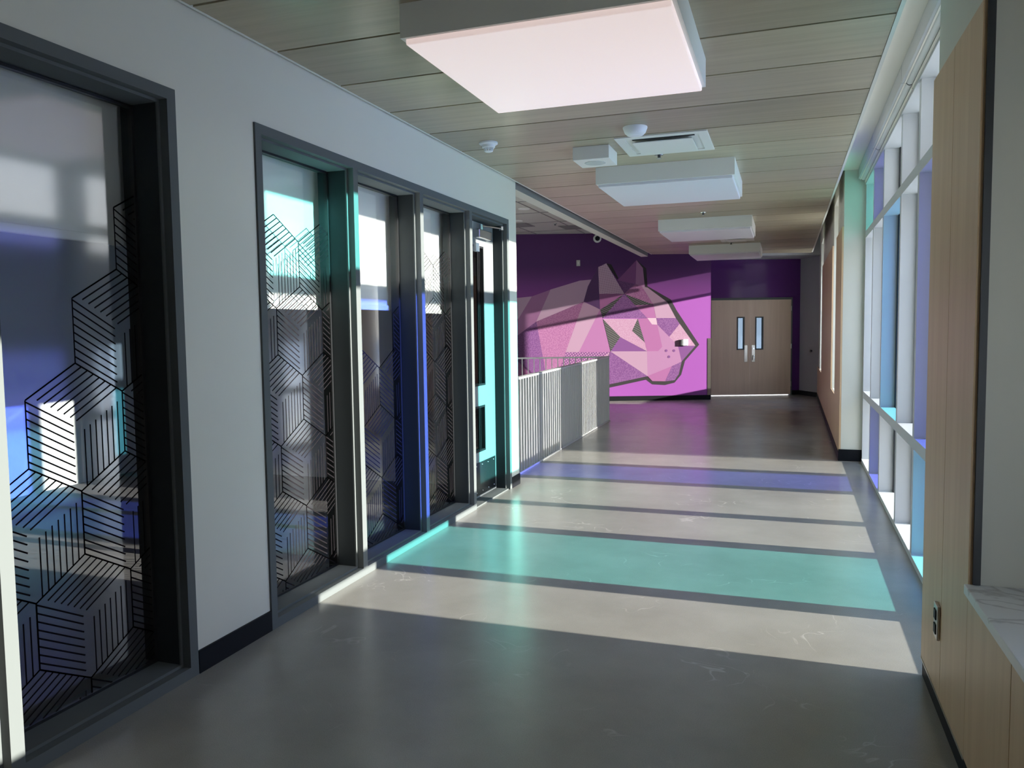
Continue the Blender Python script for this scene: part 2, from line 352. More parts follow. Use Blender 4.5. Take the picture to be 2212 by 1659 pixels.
# double doors
d1 = at_end(struct(empty('door_1')))
fr = MB().box(.236, 2.084, .9, 1.04, 2.152, 2.199).box(2.054, 2.084, .9, 1.04, 0, 2.152).box(.236, .248, .9, 1.04, 0, 2.152).build('door_frame', 'frame', d1)
for u0, u1, ha, hb, pl in ((.25, 1.117, .83, .995, 1.03), (1.123, 2.052, 1.245, 1.42, 1.2)):
    lf = holed(u0, u1, .012, 2.149, [(ha, hb, 1.035, 1.768)], .895, .94, 'y').build('door_leaf', 'oak_door', d1)
    vf = MB()
    for b in ((ha-.005, ha+.022, 1.03, 1.773), (hb-.022, hb+.005, 1.03, 1.773), (ha+.022, hb-.022, 1.03, 1.057), (ha+.022, hb-.022, 1.746, 1.773)): vf.box(b[0], b[1], .885, .945, b[2], b[3])
    vf.build('lite_frame', 'frame', lf)
    box('lite_pane', 'doorglass', lf, ha+.02, hb-.02, .915, .921, 1.05, 1.75)
    box('handle_plate', 'steel', lf, pl-.037, pl+.037, .885, .896, .755, 1.135, bevel=.003)
    if pl > 1.1:
        MB().tube((pl, .885, .9), (pl, .835, .9), .012).tube((pl, .84, .9), (pl, .84, .8), .012).build('lever', 'chrome', lf)
        MB().lathe([(.02, .885), (.02, .872)], (pl, 0, 1.06), 'y').build('lock_cylinder', 'chrome', lf)
        for z in (.25, 1.1, 1.95): MB().tube((u1+.004, .887, z-.055), (u1+.004, .887, z+.055), .009).build('hinge', 'chrome', lf)
    else:
        MB().lathe([(.006, .897), (.006, .89), (.003, .885)], (.42, 0, 2.01), 'y').build('door_bumper', 'chrome', lf)
g = at_end(MB().box(-.07, .005, -.006, -.0003, .1, 1.315).box(.0003, .005, -.0003, .07, .1, 1.315).build('corner_guard', 'steel'))
tag(g, 'brushed steel corner guard on the purple wall edge beside the wooden double doors', 'corner guard')
kn = at_end(empty('wall_door_stop')); tag(kn, 'small brown round door stop on the grey recess wall right of the double doors', 'door stop')
MB().lathe([(.03, 0), (.03, -.012)], (2.33, .455, 1.0), 'y', 16).build('base', 'steel', kn); MB().lathe([(.018, -.012), (.022, -.04), (.012, -.05)], (2.33, .455, 1.0), 'y', 16).build('rubber_tip', 'steel_dark', kn)

# cat mural: flat painted facets on the wall
FACET_SRC = [
('outline','dark',[(-1.586,2.992),(-1.381,2.814),(-1.354,2.437),(-0.859,2.153),(-0.734,1.92),(-0.249,1.183),(-0.553,0.838),(-0.634,0.543),(-0.777,0.374),(-0.985,0.326),(-1.26,0.345),(-1.389,0.446),(-2.091,0.303),(-2.559,0.216),(-2.141,1.057),(-1.37,1.153),(-1.172,1.762),(-1.475,2.439),(-1.608,2.507)]),
('outline','dark',[(-2.23,2.93),(-2.123,2.906),(-1.973,2.618),(-1.995,2.583)]),
('back_facet','mauve_light',[(-4.1,2.227),(-3.818,2.253),(-4.106,1.785),(-4.859,1.518),(-4.847,2.194)]),
('back_facet','mauve',[(-3.818,2.253),(-3.419,2.39),(-3.727,1.721),(-4.11,1.446),(-4.869,0.9),(-4.858,1.549),(-4.106,1.785)]),
('back_facet','mauve_light',[(-3.419,2.393),(-2.794,2.574),(-2.549,2.593),(-2.625,2.449),(-2.719,2.126),(-3.727,1.721)]),
('shoulder_facet','pink_grain',[(-3.727,1.72),(-2.719,2.128),(-3.107,1.059),(-3.227,0.721),(-3.355,0.319),(-3.495,0.321),(-3.538,0.633)]),
('shoulder_facet','purple_grain',[(-4.11,1.446),(-3.727,1.721),(-3.538,0.633),(-3.495,0.321),(-3.604,0.322),(-3.834,0.575),(-4.118,0.866),(-4.858,1.579),(-4.869,0.9)]),
('shoulder_facet','pink',[(-4.118,0.866),(-3.834,0.575),(-3.604,0.322),(-4.877,0.341),(-4.858,1.579)]),
('neck_facet','light',[(-2.719,2.128),(-2.369,1.962),(-2.828,1.057),(-3.107,1.061)]),
('cheek','pink_mid',[(-2.369,1.962),(-2.319,1.769),(-2.149,1.048),(-2.828,1.057)]),
('neck_facet','hatch',[(-3.107,1.059),(-2.156,1.046),(-2.512,0.789),(-2.67,0.309),(-3.355,0.319)]),
('neck_facet','light',[(-2.149,1.046),(-2.165,0.947),(-2.371,0.888),(-2.277,0.972)]),
('ear','dots',[(-2.402,2.853),(-2.23,2.93),(-1.849,2.286),(-2.384,2.291)]),
('ear','deep',[(-2.402,2.853),(-2.384,2.291),(-2.374,1.96),(-2.715,2.136),(-2.624,2.45)]),
('ear','pink',[(-2.384,2.291),(-1.853,2.284),(-2.368,1.956)]),
('brow','stripe',[(-1.859,2.277),(-2.367,1.951),(-2.311,1.778)]),
('brow','purple_grain',[(-1.855,2.281),(-2.311,1.776),(-1.355,1.759),(-1.619,2.042)]),
('brow','stripe',[(-1.841,2.28),(-1.229,2.047),(-1.622,2.037)]),
('brow','pink',[(-1.622,2.04),(-1.229,2.047),(-1.172,1.761),(-1.358,1.76)]),
('forehead','purple_grain',[(-1.995,2.574),(-1.617,2.49),(-1.853,2.284)]),
('ear','mauve_dark',[(-1.589,2.991),(-1.608,2.486),(-1.995,2.569)]),
('ear','mauve',[(-1.588,2.99),(-1.453,2.823),(-1.412,2.42),(-1.608,2.486)]),
('forehead','pink_grain',[(-1.613,2.49),(-1.475,2.442),(-1.229,2.046),(-1.853,2.282)]),
('forehead','light',[(-1.475,2.442),(-1.35,2.407),(-0.931,2.091),(-0.752,1.755),(-1.172,1.761),(-1.229,2.047)]),
('snout','pale',[(-1.358,1.763),(-1.171,1.761),(-1.147,1.62),(-1.261,1.627)]),
('snout','purple_grain',[(-1.167,1.761),(-0.752,1.755),(-0.668,1.629),(-0.891,1.358),(-1.147,1.618)]),
('nose','light_grain',[(-0.668,1.631),(-0.331,1.159),(-0.706,1.164),(-0.889,1.358)]),
('nose','purple',[(-0.706,1.164),(-0.331,1.159),(-0.626,0.824)]),
('eye','light_grain',[(-2.313,1.762),(-1.566,1.752),(-1.688,1.497),(-1.414,1.247),(-1.37,1.057),(-1.943,1.367)]),
('eye','stripe',[(-2.309,1.754),(-1.939,1.367),(-2.145,1.064)]),
('eye','stripe',[(-1.567,1.748),(-1.414,1.243),(-1.688,1.497)]),
('eye','purple',[(-1.941,1.367),(-1.37,1.053),(-2.145,1.064)]),
('snout','pink',[(-1.564,1.75),(-1.358,1.76),(-1.261,1.627),(-1.147,1.62),(-1.043,1.149),(-1.128,1.057),(-1.37,1.057),(-1.414,1.247)]),
('snout','pink_light',[(-1.147,1.62),(-0.886,1.354),(-0.706,1.164),(-0.626,0.824),(-0.832,0.73),(-1.357,0.522),(-1.37,1.057),(-1.128,1.057),(-1.043,1.149)]),
('jaw','pink',[(-1.357,0.524),(-0.832,0.732),(-0.985,0.407),(-1.254,0.415)]),
('chin','purple_grain',[(-0.832,0.732),(-0.626,0.821),(-0.688,0.552),(-0.777,0.428),(-0.985,0.407)]),
('jaw','light',[(-2.145,1.064),(-1.37,1.055),(-1.357,0.522),(-2.114,1.021)]),
('jaw','purple_grain',[(-2.145,1.06),(-1.357,0.522),(-2.091,0.375),(-2.558,0.292)]),
]
PAINT = {'purple': 'purple_m'}
mu = at_end(empty('animal_mural')); tag(mu, 'faceted pink and purple big cat head painted across the end wall', 'mural')
for i, (nm, p, pts) in enumerate(FACET_SRC):
    t = .0016+.00012*i
    MB().prism(pts, 'y', -t, -.0003).build(nm, PAINT.get(p, p), mu)
for u, z in [(-0.957, 1.064), (-0.792, 1.061), (-0.899, 0.932)]:
    MB().lathe([(.028, -.0003), (.028, -.008)], (u, 0, z), 'y', 20).build('whisker_dot', 'purple_m', mu)
dv = at_end(empty('wall_dispenser')); tag(dv, 'small white and dark wall box on the nose of the painted cat', 'dispenser')
box('housing', 'plastic', dv, -.61, -.5, -.05, -.001, 1.165, 1.3, bevel=.008); box('front_cover', 'steel_dark', dv, -.665, -.611, -.05, -.001, 1.165, 1.295, bevel=.012)
wc = at_end(empty('security_camera')); tag(wc, 'round white dome camera high on the purple wall under the bulkhead', 'camera')
MB().lathe([(.085, -.001), (.085, -.03), (.06, -.05)], (-2.42, 0, 3.45), 'y', 28).build('ring', 'plastic', wc, smooth=True)
MB().lathe([(.052, -.045), (.05, -.075), (.03, -.095), (.01, -.1)], (-2.42, 0, 3.45), 'y', 28).build('dome', 'black', wc, smooth=True)
wp = at_end(empty('wall_plate')); tag(wp, 'small grey rectangular plate on the dark purple wall left of the cat ears', 'wall plate')
box('cover', 'tile', wp, -2.866, -2.786, -.022, -.001, 2.88, 3.005, bevel=.004); box('button', 'vent', wp, -2.838, -2.814, -.027, -.02, 2.92, 2.965)

# ------------------------------------------------------------------ left glazing
GX = -2.70
def vbar(p, name, a, b, z0, z1, both=(1, 1)):
    mb = MB().box(-2.557, -2.515, a, b, z0, z1)
    o = mb.build(name, 'frame', p)
    MB().box(-2.76, -2.566, a-.013*both[0], b+.013*both[1], z0, z1).build('glazing_reveal', 'frame_shaded', o)
    for s, y in ((both[0], a), (-both[1], b)):
        if s: MB().box(-2.5657, -2.5573, min(y, y-.013*s), max(y, y-.013*s), z0, z1).build('glazing_stop', 'frame', o)
    return o
def hbar(p, name, a, b, z0, z1, up):
    mb = MB().box(-2.557, -2.515, a, b, z0, z1)
    mb.box(-2.76, -2.5572, a, b, z0-(0 if up else .013), z1+(.013 if up else 0))
    return mb.build(name, 'frame', p)
def clip(p, q, y0, y1, z0, z1):
    t0, t1 = 0., 1.; d = (q[0]-p[0], q[1]-p[1])
    for pp, qq in ((-d[0], p[0]-y0), (d[0], y1-p[0]), (-d[1], p[1]-z0), (d[1], z1-p[1])):
        if abs(pp) < 1e-9:
            if qq < 0: return None
        else:
            r = qq/pp
            if pp < 0: t0 = max(t0, r)
            else: t1 = min(t1, r)
    if t0 >= t1: return None
    return (p[0]+d[0]*t0, p[1]+d[1]*t0), (p[0]+d[0]*t1, p[1]+d[1]*t1)
A = .2603; W = .2290
def film(pane, centers, y0, y1, z0, z1):
    """line-hatched tumbling blocks printed on the pane"""
    mb = MB(); hw = .0032; X = GX+.0045
    def line(p, q):
        c = clip(p, q, y0, y1, z0, z1)
        if not c: return
        (a, b), (e, f) = c; l = math.hypot(e-a, f-b)
        if l < .004: return
        nx, nz = -(f-b)/l*hw, (e-a)/l*hw
        v = [mb.bm.verts.new((X, s, t)) for s, t in ((a+nx, b+nz), (e+nx, f+nz), (e-nx, f-nz), (a-nx, b-nz))]; mb.bm.faces.new(v)
    N = 8
    for cy, cz in centers:
        add = lambda p, v, k: (p[0]+v[0]*k, p[1]+v[1]*k)
        up, rt, lt = (0, A), (W, A/2), (-W, A/2)
        c = (cy, cz)
        # top face: lines run up to the right, from the lower left side to the upper right side
        for k in range(N):
            s = add(c, lt, 1-k/N); g = 0 if k == 0 else .09
            line(add(s, rt, g), add(s, rt, 1))
        line(add(c, lt, 1), add(add(c, lt, 1), rt, 1)); line(add(add(c, lt, 1), rt, 1), add(c, rt, 1))
        # left face: lines run down to the right from the left edge
        a0 = add(c, lt, 1)
        for k in range(N):
            s = add(a0, up, -(k+.18)/N); line(s, add(s, (W, -A/2), .9))
        line(a0, add(a0, up, -1)); line(add(a0, up, -1), add(c, up, -1))
        # right face: upright lines from the lower edge
        b0 = add(c, up, -1)
        for k in range(1, N):
            s = add(b0, rt, k/N); line(s, add(s, up, .9))
        line(b0, add(b0, rt, 1)); line(add(c, rt, 1), add(b0, rt, 1))
    return mb.build('line_film', 'film', pane)
def pane(p, a, b, centers):
    g = box('pane', 'office', p, GX-.004, GX+.004, a, b, .05, 2.55)
    gk = MB().box(-2.71, -2.688, a, a+.012, .06, 2.54).box(-2.71, -2.688, b-.012, b, .06, 2.54).box(-2.71, -2.688, a+.012, b-.012, 2.53, 2.542).box(-2.71, -2.688, a+.012, b-.012, .06, .075).build('gasket', 'frame_dark', p)
    film(g, centers, a+.012, b-.012, .075, 2.53)
sc = lambda y, z: (y*1.015, 1.55+(z-1.55)*1.015)
w1 = struct(empty('window_1', (0, 0, 0)))
vbar(w1, 'jamb', .902, .95, 0, 2.61, (0, 1)); vbar(w1, 'mullion', 1.9, 1.953, .05, 2.56); vbar(w1, 'jamb', 2.77, 2.82, 0, 2.61, (1, 0))
hbar(w1, 'frame_head', .95, 2.77, 2.56, 2.61, False); hbar(w1, 'frame_sill', .95, 2.77, 0, .05, True)
stair = []
for r in range(-1, 5):
    z = 1.57-.3845*r; first = 2.593-.2262*r; j = 0
    while first+.4524*j < 3.1: stair.append(sc(first+.4524*j, z)); j += 1
pane(w1, .963, 1.887, [c for c in stair if c[0] < 2.2]); pane(w1, 1.966, 2.757, stair)
w2 = struct(empty('window_2'))
vbar(w2, 'jamb', 3.365, 3.415, 0, 2.605, (0, 1)); vbar(w2, 'mullion', 4.308, 4.362, 0, 2.555); vbar(w2, 'mullion', 5.243, 5.297, 0, 2.555); vbar(w2, 'mullion', 6.193, 6.25, 0, 2.555); vbar(w2, 'jamb', 7.132, 7.185, 0, 2.605, (1, 0))
hbar(w2, 'frame_head', 3.415, 7.132, 2.555, 2.605, False)
for a, b in ((3.415, 4.308), (4.362, 5.243), (5.297, 6.193)): hbar(w2, 'frame_sill', a, b, 0, .05, True)
def lattice(y0, ztop, n, skip=()):
    return [sc(y0+.2262*((r % 2)+2*j), ztop-.3845*r) for r in range(n) for j in range(-1, 3) if (r, j) not in skip]
pane(w2, 3.428, 4.295, lattice(3.687, 1.943, 6))
pane(w2, 4.375, 5.23, lattice(4.605, 1.172, 4)+[sc(5.283, 1.555)])
pane(w2, 5.31, 6.18, lattice(5.523, 1.943, 6))

# glazed office door in the last bay
d2 = struct(empty('door_2'))
lf = holed(6.264, 7.117, .012, 2.53, [(6.5, 6.83, .43, .855), (6.5, 6.85, 1.04, 2.32)], -2.70, -2.655, 'x').build('door_leaf', 'door_grey', d2)
for a, b, c, d in ((6.5, 6.85, 1.04, 2.32), (6.5, 6.83, .43, .855)):
    m_ = MB()
    for q in ((a, a+.018, c, d), (b-.018, b, c, d), (a+.018, b-.018, c, c+.018), (a+.018, b-.018, d-.018, d)): m_.box(-2.71, -2.648, *q)
    for k in (1, 2): m_.box(-2.69, -2.668, b-.03-.035*k, b-.022-.035*k, c+.018, d-.018)
    m_.build('lite_frame', 'frame_dark', lf)
    box('lite_pane', 'doorglass', lf, -2.682, -2.676, a+.018, b-.018, c+.018, d-.018)
kp = box('kick_plate', 'kick', lf, -2.655, -2.651, 6.3, 7.09, .03, .335)
sb = MB()
for yy in (6.45, 6.6, 6.75, 6.9, 7.05):
    for zz in (.06, .305): sb.lathe([(.007, -2.651), (.004, -2.647)], (0, yy, zz), 'x', 8)
sb.build('screw', 'chrome', kp)['kind'] = 'stuff'
cl = box('closer_body', 'chrome', lf, -2.655, -2.595, 6.62, 6.94, 2.385, 2.46, bevel=.006)
MB().tube((-2.62, 6.72, 2.46), (-2.62, 6.72, 2.51), .016).tube((-2.62, 6.72, 2.5), (-2.545, 7.06, 2.505), .009).lathe([(.02, 2.49), (.02, 2.525)], (-2.545, 7.06, 0), 'z', 14).build('closer_arm', 'chrome', cl)
box('latch_cover', 'plastic', lf, -2.655, -2.62, 6.6, 6.68, 2.26, 2.335, bevel=.004)
struct(box('trim_threshold', 'frame', None, -2.74, -2.53, 6.265, 7.118, 0, .01))

# roller blinds inside the office
for i, (a, b, zb, lab) in enumerate(((1.97, 2.80, 1.945, 'white roller blind half lowered behind the large left window'), (3.41, 4.385, 1.69, 'lowered white roller blind with a cyan sunlit patch behind glass'),
        (4.42, 5.365, 1.705, 'lowered white roller blind with a blue lower edge behind the middle pane'), (5.4, 6.27, 1.695, 'lowered white roller blind behind the narrow pane beside the office door'))):
    r = empty('office_roller_blind', (-2.792, (a+b)/2, zb)); tag(r, lab, 'blind', 'roller blinds in the office windows')
    h = (b-a)/2
    box('fabric', 'blind', r, -.0015, .0015, -h, h, .02, 2.75-zb)
    MB().box(-.012, .012, -h, h, 0, .038).build('bottom_bar', 'box', r, .004)
    MB().tube((0, -h, 2.75-zb), (0, h, 2.75-zb), .028, 16).build('roller_tube', 'box', r, smooth=True)

# ------------------------------------------------------------------ near right: pier, alcove bench
struct(box('wall_right_pier', 'white', None, .60, 1.4, 2.9, 3.785, 0, 3.57))
struct(box('baseboard_right_pier', 'black', None, .588, .601, 2.9, 3.785, 0, .085))
for a, b, lab in ((3.343, 3.775, 'tall oak panel board on the pier edge next to the coloured windows'), (2.9, 3.339, 'tall oak panel board on the pier beside the stone bench')):
    tag(box('wood_wall_panel', 'oak', None, .58, .6, a, b, .09, 2.57, bevel=.0015), lab, 'wall panel', 'oak boards on the near pier')
struct(box('trim_pier_edge', 'steel_dark', None, .592, .614, 2.886, 2.9, .692, 3.4))
struct(MB().box(.578, .6, 2.9, 3.776, .083, .0895).build('trim_panel_foot', 'steel'))
al = MB().box(1.25, 1.4, -3.2, .95, 0, 3.57).box(1.25, 1.4, 1.95, 2.9, 0, 3.57).box(1.25, 1.4, .95, 1.95, 0, .74).box(1.25, 1.4, .95, 1.95, 2.3, 3.57)
struct(al.build('wall_alcove', 'white'))
w4 = struct(empty('window_4'))
box('pane', 'glassW', w4, 1.32, 1.33, .95, 1.95, .74, 2.3)
bn = empty('window_bench', (.9, 1.2, 0)); tag(bn, 'low oak fronted window bench with a veined white stone top at right edge', 'bench')
box('bench_top', 'marble', bn, -.332, .349, -4.3, 1.699, .657, .69, bevel=.003)
box('front_panel', 'oak', bn, -.32, -.30, 1.165, 1.698, .09, .656, bevel=.0015)
box('front_panel', 'oak', bn, -.32, -.30, .55, 1.16, .09, .656, bevel=.0015); box('front_panel', 'oak', bn, -.32, -.30, -4.3, .545, .09, .656, bevel=.0015)
box('toe_kick', 'black', bn, -.312, -.30, -4.3, 1.699, 0, .085)
box('carcass', 'dark_cavity', bn, -.299, .349, -4.3, 1.699, .02, .656)
ou = empty('wall_outlet', (.58, 3.387, .388)); tag(ou, 'steel double wall outlet low on the near oak pier', 'outlet')
box('face_plate', 'steel', ou, -.012, -.0005, -.038, .038, -.068, .068, bevel=.004)
for z in (-.03, .027): box('socket', 'black', ou, -.016, -.011, -.02, .02, z-.02, z+.02, bevel=.003)

# ------------------------------------------------------------------ right side frame (the window line is turned half a degree)
PH = -.0085; R0 = (.80, 5.7, 0)
def at_r(o): o.location = R0; o.rotation_euler = (0, 0, PH); return o
fins = [4.525, 5.695, 6.587, 7.805, 8.73]
w3 = at_r(struct(empty('window_3')))
Y0, Y1 = 3.79, 9.6
rows = [(.04, .735), (.81, 2.515), (2.59, 3.10)]
for c in fins:
    c -= 5.7
    for z0, z1 in rows: box('mullion', 'fin', w3, 0, .115, c-.036, c+.036, z0, z1)
    box('mullion_cap', 'frame_dark', w3, .1155, .25, c-.078, c+.078, .04, 3.1)
for z0, z1 in ((.735, .81), (2.515, 2.59)):
    box('transom', 'fin', w3, 0, .115, Y0-5.7, Y1-5.7, z0, z1); box('transom_cap', 'frame_dark', w3, .1155, .25, Y0-5.7, Y1-5.7, z0+.002, z1-.002)
box('sill', 'sill', w3, -.005, .26, Y0-5.7, Y1-5.7, 0, .04)
box('head', 'fin', w3, -.01, .26, Y0-5.7, Y1-5.7, 3.10, 3.279)
box('jamb', 'fin', w3, 0, .26, Y1-5.7, Y1-5.7+.04, 0, 3.279)
ys = [Y0]+fins+[Y1]
tint = ['WCWWBW', 'WPWCWW', 'CWWWBM']
for r, (z0, z1) in enumerate(rows):
    for k in range(6):
        a = ys[k]+(.06 if k else 0)-5.7; b = ys[k+1]-(.06 if k < 5 else 0)-5.7
        box('pane', 'glass'+tint[r][k], w3, .195, .205, a, b, z0, z1)
struct(box('ceiling_window_bay', 'soffit', None, .497, 1.4, 3.786, 9.66, 3.28, 3.56))
# rolled-up blinds along the head
rb = [(3.8, 5.93, 'rolled up blind under the soffit, nearest of the three along the coloured windows'), (5.94, 7.98, 'rolled up blind under the soffit, middle one along the coloured windows'), (7.99, 9.58, 'rolled up blind under the soffit, farthest one ending at the column')]
for a, b, lab in rb:
    o = at_r(empty('window_roller_blind')); tag(o, lab, 'blind', 'rolled up window blinds')
    a -= 5.7; b -= 5.7
    box('fascia', 'fin', o, -.085, -.068, a, b, 3.16, 3.279); box('fascia_lip', 'soffit', o, -.068, -.058, a, b, 3.155, 3.168)
    MB().tube((-.032, a+.005, 3.168), (-.032, b-.005, 3.168), .026, 20).build('fabric_roll', 'blind', o, smooth=True)
    MB().tube((-.032, b-.004, 3.168), (-.032, b+.004, 3.168), .027, 20).build('coupler', 'frame_dark', o)
    box('hem_bar', 'soffit', o, -.02, -.012, a+.01, b-.01, 3.118, 3.14)

# far right wall with two tall slits
L_ = lambda y: y-5.7
s2, s1 = (10.88, 11.93), (15.9, 17.26)
wr = MB()
for a, b, z0, z1 in ((9.66, s2[0], 0, 3.57), (s2[0], s2[1], 0, .67), (s2[0], s2[1], 3.2, 3.57), (s2[1], s1[0], 0, 3.57), (s1[0], s1[1], 0, .67), (s1[0], s1[1], 3.2, 3.57), (s1[1], 20.3, 0, 3.57)):
    wr.box(-.22, .06, L_(a), L_(b), z0, z1)
wr.box(.06, .3, L_(9.66), L_(9.9), 0, 3.57)
at_r(struct(wr.build('wall_right', 'white')))
at_r(struct(box('baseboard_right', 'black', None, -.247, -.221, L_(9.66), L_(18.3), 0, .092)))
at_r(struct(box('baseboard_right_column', 'black', None, -.247, .05, L_(9.648), L_(9.66), 0, .135)))
for nm, (a, b) in (('window_5', s2), ('window_6', s1)):
    w = at_r(struct(empty(nm)))
    box('pane', 'glassS', w, .02, .03, L_(a), L_(b), .67, 2.70); box('upper_pane', 'glassF', w, .02, .03, L_(a), L_(b), 2.76, 3.2)
    box('transom', 'fin', w, .0, .05, L_(a), L_(b), 2.701, 2.759)
for a, b, z1, lab in ((9.66, s2[0], 2.66, 'narrow oak panel between the white column and the first slit window'), (s2[0]+.004, s2[1]-.004, .668, 'short oak panel below the first slit window past the column'),
        (s2[1], s1[0], 2.66, 'wide oak panel between the two slit windows on the right wall'), (s1[0]+.004, 18.25, .668, 'short oak panel below the farthest slit window near the doors')):
    tag(at_r(box('wood_wall_panel', 'oak', None, -.24, -.2205, L_(a), L_(b), .093, z1, bevel=.0015)), lab, 'wall panel', 'oak panels on the far right wall')

# ------------------------------------------------------------------ ceiling fittings
lights = [(3.22, 'large lit ceiling light box glowing pinkish white in the foreground', True), (7.03, 'unlit white ceiling light box with a lilac sheen, second from the camera', False),
          (10.71, 'unlit white ceiling light box, third of the row down the corridor', False), (14.27, 'unlit white ceiling light box, farthest of the row near the doors', False)]
for y0, lab, on in lights:
    o = empty('ceiling_light', (-1.022, y0+.615, 2.994)); tag(o, lab, 'ceiling light', 'box lights along the wood ceiling')
    hx, hy = .603, .615
    MB().box(-hx, hx, -hy, -hy+.02, -.149, -.0005).box(-hx, hx, hy-.02, hy, -.149, -.0005).box(-hx, -hx+.02, -hy+.02, hy-.02, -.149, -.0005).box(hx-.02, hx, -hy+.02, hy-.02, -.149, -.0005).build('housing', 'box', o)
    box('diffuser', 'diffuser_on' if on else 'diffuser', o, -hx+.018, hx-.018, -hy+.018, hy-.018, -.174, -.13, bevel=.006)
sd = empty('smoke_detector', (-2.177, 5.773, 2.994)); tag(sd, 'small white smoke detector on the wood ceiling by the left wall', 'smoke detector')
MB().lathe([(.072, 0), (.072, -.012), (.06, -.02)], (0, 0, 0)).build('base', 'plastic', sd, smooth=True)
MB().lathe([(.052, -.02), (.05, -.04), (.036, -.044)], (0, 0, 0)).build('body', 'plastic', sd, smooth=True)
cg = MB()
for k in range(10):
    a = k*math.pi/5; cg.tube((.036*math.cos(a), .036*math.sin(a), -.042), (.03*math.cos(a), .03*math.sin(a), -.068), .004, 6)
cg.lathe([(.034, -.066), (.026, -.072)], (0, 0, 0), 'z', 16).build('cage', 'plastic', sd)
od = empty('ceiling_sensor', (-1.036, 5.746, 2.994)); tag(od, 'round white sensor dome on the ceiling beside the square vent', 'sensor')
MB().lathe([(.088, 0), (.088, -.008), (.075, -.04), (.055, -.058), (.03, -.062)], (0, 0, 0), 'z', 32).build('housing', 'plastic', od, smooth=True)
for a in (-1.9, -1.1, .5): MB().lathe([(.005, -.05), (.003, -.056)], (.066*math.cos(a), .066*math.sin(a), .01), 'z', 8).build('sensor_hole', 'black', od)
for (x0, x1, y0, y1, lab) in ((-1.245, -.555, 6.0, 6.66, 'square white ceiling air vent near the second light box'), (-1.03, -.5, 13.3, 13.86, 'small flat ceiling air vent just before the farthest light box')):
    o = empty('ceiling_vent', ((x0+x1)/2, (y0+y1)/2, 2.994)); tag(o, lab, 'vent', 'square vents in the wood ceiling')
    hx, hy = (x1-x0)/2, (y1-y0)/2; f = .07
    MB().box(-hx, hx, -hy, -hy+f, -.009, -.0005).box(-hx, hx, hy-f, hy, -.009, -.0005).box(-hx, -hx+f, -hy+f, hy-f, -.009, -.0005).box(hx-f, hx, -hy+f, hy-f, -.009, -.0005).build('frame', 'vent', o)
    box('cavity', 'vent', o, -hx+f, hx-f, -hy+f, hy-f, -.003, -.0005); box('slot_shade', 'dark_cavity', o, -hx+f+.05, hx-f-.03, -hy+f, -hy+f+.06, -.005, -.0032)  # dark plate on the near edge paints the shade inside the gap
    v = MB(); a, b = hx-f-.05, hy-f-.05
    v.box(-a, a, -b, b, -.026, -.020).build('face_plate', 'vent', o)
sp = empty('ceiling_speaker', (-1.467, 6.335, 2.994)); tag(sp, 'small off-white speaker box on the ceiling left of the air vent', 'speaker')
box('cabinet', 'vent', sp, -.147, .147, -.16, .16, -.105, -.0005, bevel=.004)
MB().lathe([(.085, -.105), (.083, -.108)], (0, 0, 0), 'z', 32).build('grille', 'tile', sp)
for x, y, z, lab in ((-1.009, 6.712, 2.994, 'small metal sprinkler head in front of the second light box'), (-.991, 10.261, 2.994, 'small metal sprinkler head in front of the third light box'), (-.892, 14.1, 2.994, 'small metal sprinkler head in front of the farthest light box'), (-4.163, 14.572, 3.561, 'small metal sprinkler head in the white stairwell ceiling')):
    o = empty('ceiling_sprinkler', (x, y, z)); tag(o, lab, 'sprinkler', 'ceiling sprinklers')
    MB().lathe([(.038, 0), (.036, -.006)], (0, 0, 0), 'z', 16).build('escutcheon', 'chrome', o)
    MB().lathe([(.012, -.006), (.012, -.03)], (0, 0, 0), 'z', 10).build('body', 'steel_dark', o); MB().lathe([(.022, -.03), (.022, -.034)], (0, 0, 0), 'z', 12).build('deflector', 'chrome', o)
for x, y, lab in ((-4.13, 12.58, 'lit round recessed downlight in the white stairwell ceiling'), (-4.7, 13.92, 'round recessed downlight farther back in the stairwell ceiling')):
    o = empty('downlight', (x, y, 3.561)); tag(o, lab, 'downlight', 'stairwell downlights')
    MB().lathe([(.1, 0), (.095, -.01), (.08, -.01)], (0, 0, 0), 'z', 28).build('trim_ring', 'plastic', o); MB().lathe([(.078, -.004), (.076, -.008)], (0, 0, 0), 'z', 28).build('lens', 'lamp', o)
for x0, x1, y0, y1, lab in ((-4.2, -3.6, 14.9, 15.5, 'grey square air grille in the stairwell ceiling near the bulkhead'), (-5.2, -4.62, 14.2, 14.75, 'grey square air grille in the stairwell ceiling by the white wall corner')):
    o = empty('air_grille', ((x0+x1)/2, (y0+y1)/2, 3.561)); tag(o, lab, 'vent', 'stairwell ceiling grilles')
    hx, hy = (x1-x0)/2, (y1-y0)/2
    box('frame', 'tile_dark', o, -hx, hx, -hy, hy, -.012, -.006)
    g = MB()
    for k in range(9): g.box(-hx+.03, hx-.03, -hy+.04+k*(2*hy-.08)/9, -hy+.07+k*(2*hy-.08)/9, -.018, -.012)
    g.build('louvre', 'tile_dark', o)

